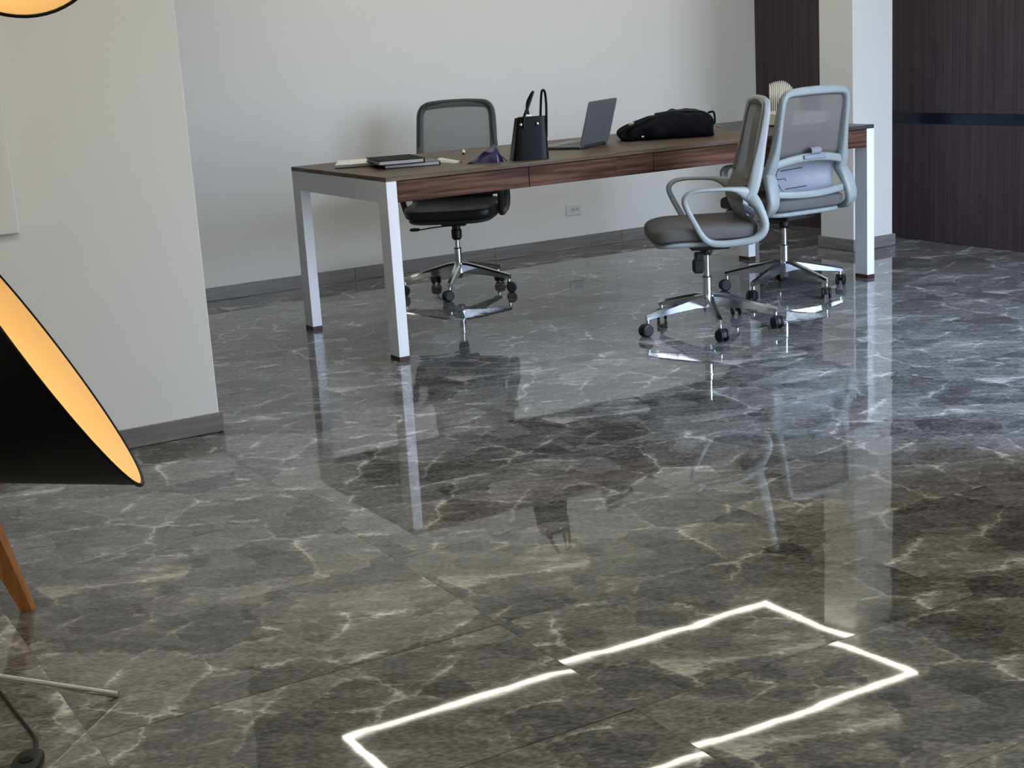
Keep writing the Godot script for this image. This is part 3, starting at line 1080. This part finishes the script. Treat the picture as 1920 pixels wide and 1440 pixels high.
func tote(at: Vector3) -> void:
	var t := thing("tote_bag", "dark navy leather tote bag standing upright beside the purple pouch", "bag", at, -0.30)
	var H := 0.178
	var P := []
	var Q := []
	for i in 13:
		var row := []
		var row2 := []
		var u := i / 12.0
		var hw := lerpf(0.080, 0.064, u)
		var hd := lerpf(0.056, 0.038, pow(u, 0.8))
		for j in 40:
			var a := TAU * j / 40
			var cx := signf(cos(a)) * pow(absf(cos(a)), 0.38)
			var sz := signf(sin(a)) * pow(absf(sin(a)), 0.38)
			# gusset pinched in on the short sides
			var pinch := 1.0 - 0.20 * u * exp(-pow(sz * 2.4, 2.0)) * absf(cx)
			var yy := H * u
			if i == 12:
				yy += 0.004 * sz
			var sl := -0.014 * (1.0 - u)
			row.append(Vector3(hw * cx * pinch + sl, yy, hd * sz * (1.0 + 0.05 * sin(u * 5.0))))
			row2.append(Vector3((hw - 0.004) * cx * pinch + sl, yy, (hd - 0.004) * sz))
		P.append(row)
		Q.append(row2)
	var st := mb()
	grid(st, P, false, true, false)
	var base := []
	for j in 40:
		base.append(P[0][j])
	poly(st, base, Vector3.DOWN)
	build(st, "body", M.black_leather, t)
	st = mb()
	grid(st, Q, false, true, true)
	build(st, "lining", mat(rgb(120, 108, 92), 0.8), t)
	st = mb()
	pillow(st, Vector3(-0.02, H - 0.012, 0.0), Vector3(0.035, 0.026, 0.026), 0.8, 0.8, false, 10, 20)
	build(st, "tissue", M.paper, t)
	# handles
	st = mb()
	var pts := smooth([Vector3(-0.038, H - 0.045, 0.043), Vector3(-0.036, H, 0.040), Vector3(-0.012, H + 0.05, 0.034), Vector3(0.010, H + 0.098, 0.026), Vector3(0.014, H + 0.102, 0.016), Vector3(0.006, H + 0.09, 0.010), Vector3(-0.012, H + 0.05, 0.008), Vector3(-0.004, H - 0.02, 0.008)], false, 6)
	sweep(st, pts, Vector3(0.9, -0.42, 0), 0.0062, 0.005, false, 10, 0.8)
	var h1 := build(st, "handle", M.black_leather, t)
	st = mb()
	pts = smooth([Vector3(0.048, H - 0.05, -0.022), Vector3(0.052, H, -0.022), Vector3(0.056, H + 0.06, -0.018), Vector3(0.060, H + 0.098, -0.014), Vector3(0.066, H + 0.108, -0.010), Vector3(0.073, H + 0.096, -0.006), Vector3(0.075, H + 0.05, -0.004), Vector3(0.073, H - 0.01, -0.004), Vector3(0.069, H - 0.09, -0.004)], false, 6)
	sweep(st, pts, Vector3(0, 0, 1), 0.008, 0.0048, false, 10, 0.8)
	build(st, "handle", M.black_leather, t)
	for x in [-0.052, 0.020]:
		st = mb()
		pillow(st, Vector3(x, H - 0.028, 0.0455), Vector3(0.0062, 0.0062, 0.003), 1.0, 0.8, false, 8, 16)
		build(st, "stud", M.silver, t)
	st = mb()
	box(st, Vector3(0.066, 0.022, 0.02), Vector3(0.006, 0.016, 0.012), 0.002)
	build(st, "zip_pull", M.silver, t)

func laptop(y: float) -> void:
	var hl := Vector3(1.134, y, -0.323)
	var hr := Vector3(1.388, y, -0.475)
	var mid := (hl + hr) * 0.5
	var x := (hr - hl).normalized()
	var out := Vector3(0.512, 0, 0.859)   # the way the lid leans
	var t := thing("laptop", "open grey laptop seen from behind its raised lid", "laptop", mid, atan2(-x.z, x.x))
	# local: x along the hinge, +z outward (towards the viewer), keyboard towards -z
	var st := mb()
	box(st, Vector3(0, 0.0105, -0.103), Vector3(0.296, 0.013, 0.206), 0.004)
	var b := build(st, "base", M.aluminium, t)
	st = mb()
	box(st, Vector3(0, 0.0173, -0.075), Vector3(0.262, 0.0012, 0.095), 0.0)
	build(st, "keyboard", M.black, b)
	st = mb()
	box(st, Vector3(0, 0.0173, -0.165), Vector3(0.10, 0.0008, 0.062), 0.0)
	build(st, "trackpad", mat(rgb(112, 111, 113), 0.3, 0.6), b)
	for q in [[-0.13, -0.012], [0.13, -0.012], [-0.13, -0.195], [0.13, -0.195]]:
		st = mb()
		box(st, Vector3(q[0], 0.002, q[1]), Vector3(0.022, 0.005, 0.012), 0.001)
		build(st, "rubber_foot", M.black, b)
	var lean := Basis(Vector3(1, 0, 0), deg_to_rad(15.5))
	st = mb()
	var pts := []
	var W := 0.148
	var L := 0.205
	for q in [[-W, 0.0, 0], [W, 0.0, 0], [W, L, 1], [-W, L, 1]]:
		if q[2] == 0:
			pts.append(Vector2(q[0], q[1]))
		else:
			for k in 6:
				var a := (PI / 2) * k / 5.0
				var r := 0.011
				if q[0] > 0:
					pts.append(Vector2(W - r + r * cos(a), L - r + r * sin(a)))
				else:
					pts.append(Vector2(-W + r - r * sin(a), L - r + r * cos(a)))
	var f := []
	var bk := []
	for q in pts:
		f.append(Vector3(0, 0.013, 0.0) + lean * Vector3(q.x, q.y, 0.0028))
		bk.append(Vector3(0, 0.013, 0.0) + lean * Vector3(q.x, q.y, -0.0028))
	poly(st, f, lean * Vector3(0, 0, 1))
	poly(st, bk, lean * Vector3(0, 0, -1))
	var cen := Vector3(0, 0.013, 0.0) + lean * Vector3(0, L * 0.5, 0)
	for k in pts.size():
		var k1 := (k + 1) % pts.size()
		poly(st, [f[k], f[k1], bk[k1], bk[k]], (f[k] + bk[k1]) * 0.5 - cen)
	var lid := build(st, "lid", M.aluminium, t)
	st = mb()
	box(st, Vector3(0, 0.013, 0.0) + lean * Vector3(0, L * 0.52, -0.0033), Vector3(0.274, 0.172, 0.0008), 0.0, lean)
	build(st, "screen", mat(rgb(12, 13, 15), 0.1), lid)
	st = mb()
	rod(st, Vector3(-0.11, 0.0135, -0.001), Vector3(0.11, 0.0135, -0.001), 0.0045, 12)
	build(st, "hinge", M.black, t)

func backpack(at: Vector3) -> void:
	var t := thing("backpack", "black cloth backpack lying on its back beside the laptop", "backpack", at, -0.545)
	var n := FastNoiseLite.new()
	n.seed = 8
	n.frequency = 9.0
	n.fractal_octaves = 3
	# local x runs to the right of the picture, thick end at +x
	var P := []
	for i in 41:
		var row := []
		var u := i / 40.0
		var x := lerpf(-0.225, 0.225, u)
		var top := 0.126
		if u < 0.62:
			top = lerpf(0.042, 0.126, pow(sin(u / 0.62 * PI / 2), 1.15))
		elif u > 0.86:
			top = lerpf(0.126, 0.105, (u - 0.86) / 0.14)
		var endr := sqrt(clampf(1.0 - pow(absf(u - 0.5) * 2.0, 7.0), 0.0, 1.0))
		var hw := (0.115 + 0.025 * sin(PI * u)) * endr
		for j in 36:
			var a := TAU * j / 36
			var cz := signf(cos(a)) * pow(absf(cos(a)), 0.6)
			var sy := signf(sin(a)) * pow(absf(sin(a)), 0.7)
			var q := Vector3(x, top * endr * (0.5 + 0.5 * sy), hw * cz)
			var k := n.get_noise_3d(q.x, q.y, q.z)
			q.y *= 1.0 + 0.13 * k
			q.z *= 1.0 + 0.22 * k
			q.y = maxf(q.y, 0.0)
			row.append(q)
		P.append(row)
	var st := mb()
	grid(st, P, false, true, true)
	build(st, "body", M.black_cloth, t)
	st = mb()
	sweep(st, smooth([Vector3(-0.06, 0.118, 0.045), Vector3(0.03, 0.126, 0.055), Vector3(0.10, 0.124, 0.062), Vector3(0.17, 0.116, 0.07), Vector3(0.208, 0.085, 0.06), Vector3(0.212, 0.045, 0.05)], false, 5), Vector3.UP, 0.004, 0.007, false, 8, 0.8)
	build(st, "zip", M.black, t)
	for k in 2:
		st = mb()
		var z: float = [0.07, -0.05][k]
		sweep(st, smooth([Vector3(-0.08, 0.095, z * 0.8), Vector3(-0.15, 0.072, z), Vector3(-0.205, 0.052, z), Vector3(-0.228, 0.034, z), Vector3(-0.215, 0.016, z), Vector3(-0.16, 0.013, z * 1.4)], false, 5), Vector3(0, 0, 1), 0.026, 0.011, false, 10, 0.7)
		build(st, "shoulder_strap", M.black_cloth, t)
	st = mb()
	sweep(st, smooth([Vector3(0.205, 0.105, -0.035), Vector3(0.226, 0.108, -0.02), Vector3(0.230, 0.085, 0.0), Vector3(0.226, 0.06, 0.02), Vector3(0.212, 0.05, 0.03)], false, 5), Vector3(0, 0, 1), 0.010, 0.005, false, 8, 0.7)
	build(st, "grab_handle", M.black_cloth, t)
	st = mb()
	box(st, Vector3(-0.172, 0.078, 0.066), Vector3(0.026, 0.016, 0.030), 0.003)
	build(st, "buckle", M.silver, t)
	for q in [[-0.175, 0.028, 0.118, 0.005], [-0.125, 0.020, 0.138, 0.008]]:
		st = mb()
		box(st, Vector3(q[0], q[1], q[2]), Vector3(q[3] * 1.6, q[3], 0.004), 0.001)
		build(st, "strap_clip", M.silver, t)
	st = mb()
	rod(st, Vector3(0.228, 0.045, 0.03), Vector3(0.252, 0.037, 0.035), 0.0035, 8)
	build(st, "zip_pull", M.gold, t)

func ornament(y: float) -> void:
	var t := thing("desk_ornament", "white fan of upright slats on a white box, behind the chairs", "ornament", Vector3(2.465, y, -0.45))
	var st := mb()
	for q in [[-0.09, -0.14], [0.09, -0.14], [-0.09, 0.14], [0.09, 0.14]]:
		st = mb()
		bx(st, Vector3(q[0] - 0.012, 0.0, q[1] - 0.012), Vector3(q[0] + 0.012, 0.006, q[1] + 0.012), 0.001)
		build(st, "foot", M.black, t)
	st = mb()
	bx(st, Vector3(-0.108, 0.006, -0.165), Vector3(0.112, 0.064, 0.165), 0.003)
	build(st, "box", M.cream, t)
	for k in 16:
		var u := k / 15.0
		var h := 0.158 - 0.010 * pow(maxf(0.0, 0.38 - u) / 0.38, 2.0) - 0.105 * pow(maxf(0.0, u - 0.38) / 0.62, 2.0)
		st = mb()
		var x := -0.094 + 0.192 * u
		var pts := []
		var w := []
		var d := []
		for e in [[0.0, 0.45, 0.5], [0.25, 0.5, 0.6], [0.45, 0.6, 0.8], [0.6, 0.95, 1.0], [0.8, 1.0, 1.0], [0.92, 0.8, 0.85], [0.98, 0.45, 0.5], [1.0, 0.1, 0.1]]:
			pts.append(Vector3(x, 0.064 + h * e[0], -0.02))
			w.append(0.0036 * e[1])
			d.append(0.006 * e[2])
		sweep(st, pts, Vector3(1, 0, 0), w, d, false, 10, 0.9)
		build(st, "slat", M.cream, t)

# ---------------------------------------------------------------- scene
func _ready() -> void:
	var cam := Camera3D.new()
	cam.name = "camera"
	add_child(cam)
	cam.position = Vector3(-2.4696, 1.2577, 5.256)
	cam.rotation = Vector3(-0.2338, -0.5171, -0.0611)
	cam.fov = 29.687
	cam.near = 0.05
	cam.far = 100.0
	cam.current = true
	var env := Environment.new()
	env.background_mode = Environment.BG_SKY
	var sky := Sky.new()
	var sm := ProceduralSkyMaterial.new()
	sm.sky_top_color = rgb(184, 206, 242)
	sm.sky_horizon_color = rgb(218, 228, 246)
	sm.ground_horizon_color = rgb(190, 198, 208)
	sm.ground_bottom_color = rgb(120, 124, 128)
	sm.sun_angle_max = 0.0
	sm.energy_multiplier = 14.8
	sky.sky_material = sm
	env.sky = sky
	env.tonemap_mode = Environment.TONE_MAPPER_LINEAR
	env.tonemap_exposure = 1.0
	env.sdfgi_enabled = true
	env.ssao_enabled = true
	env.ssil_enabled = true
	var we := WorldEnvironment.new()
	we.name = "world_environment"
	we.environment = env
	add_child(we)
	materials()
	M.lamp_gloss = mat(rgb(214, 214, 214), 0.14, 1.0)
	ceiling_light("rectangle of white light strips above the table, mirrored in the floor", 4.0, 0.175, 3.06, -1.42, -0.165)
	ceiling_light("rectangle of white light strips overhead, before the white partition", 8.2, -2.95, -0.15, 1.75, 4.45)
	room()
	table()
	chair("black framed swivel chair behind the table, facing the viewer", Vector2(1.0, -1.325), 128.0, -15.5, true, 0.268)
	chair("light grey swivel chair seen from the side, facing left before the table", Vector2(1.288, 0.3815), -150.5, -26.0, false, 0.318)
	chair("light grey swivel chair with its back to the viewer, pushed up to the table", Vector2(2.086, -0.047), -89.0, 17.5, false, 0.305)
	on_table()
	stool()
	floor_lamp()
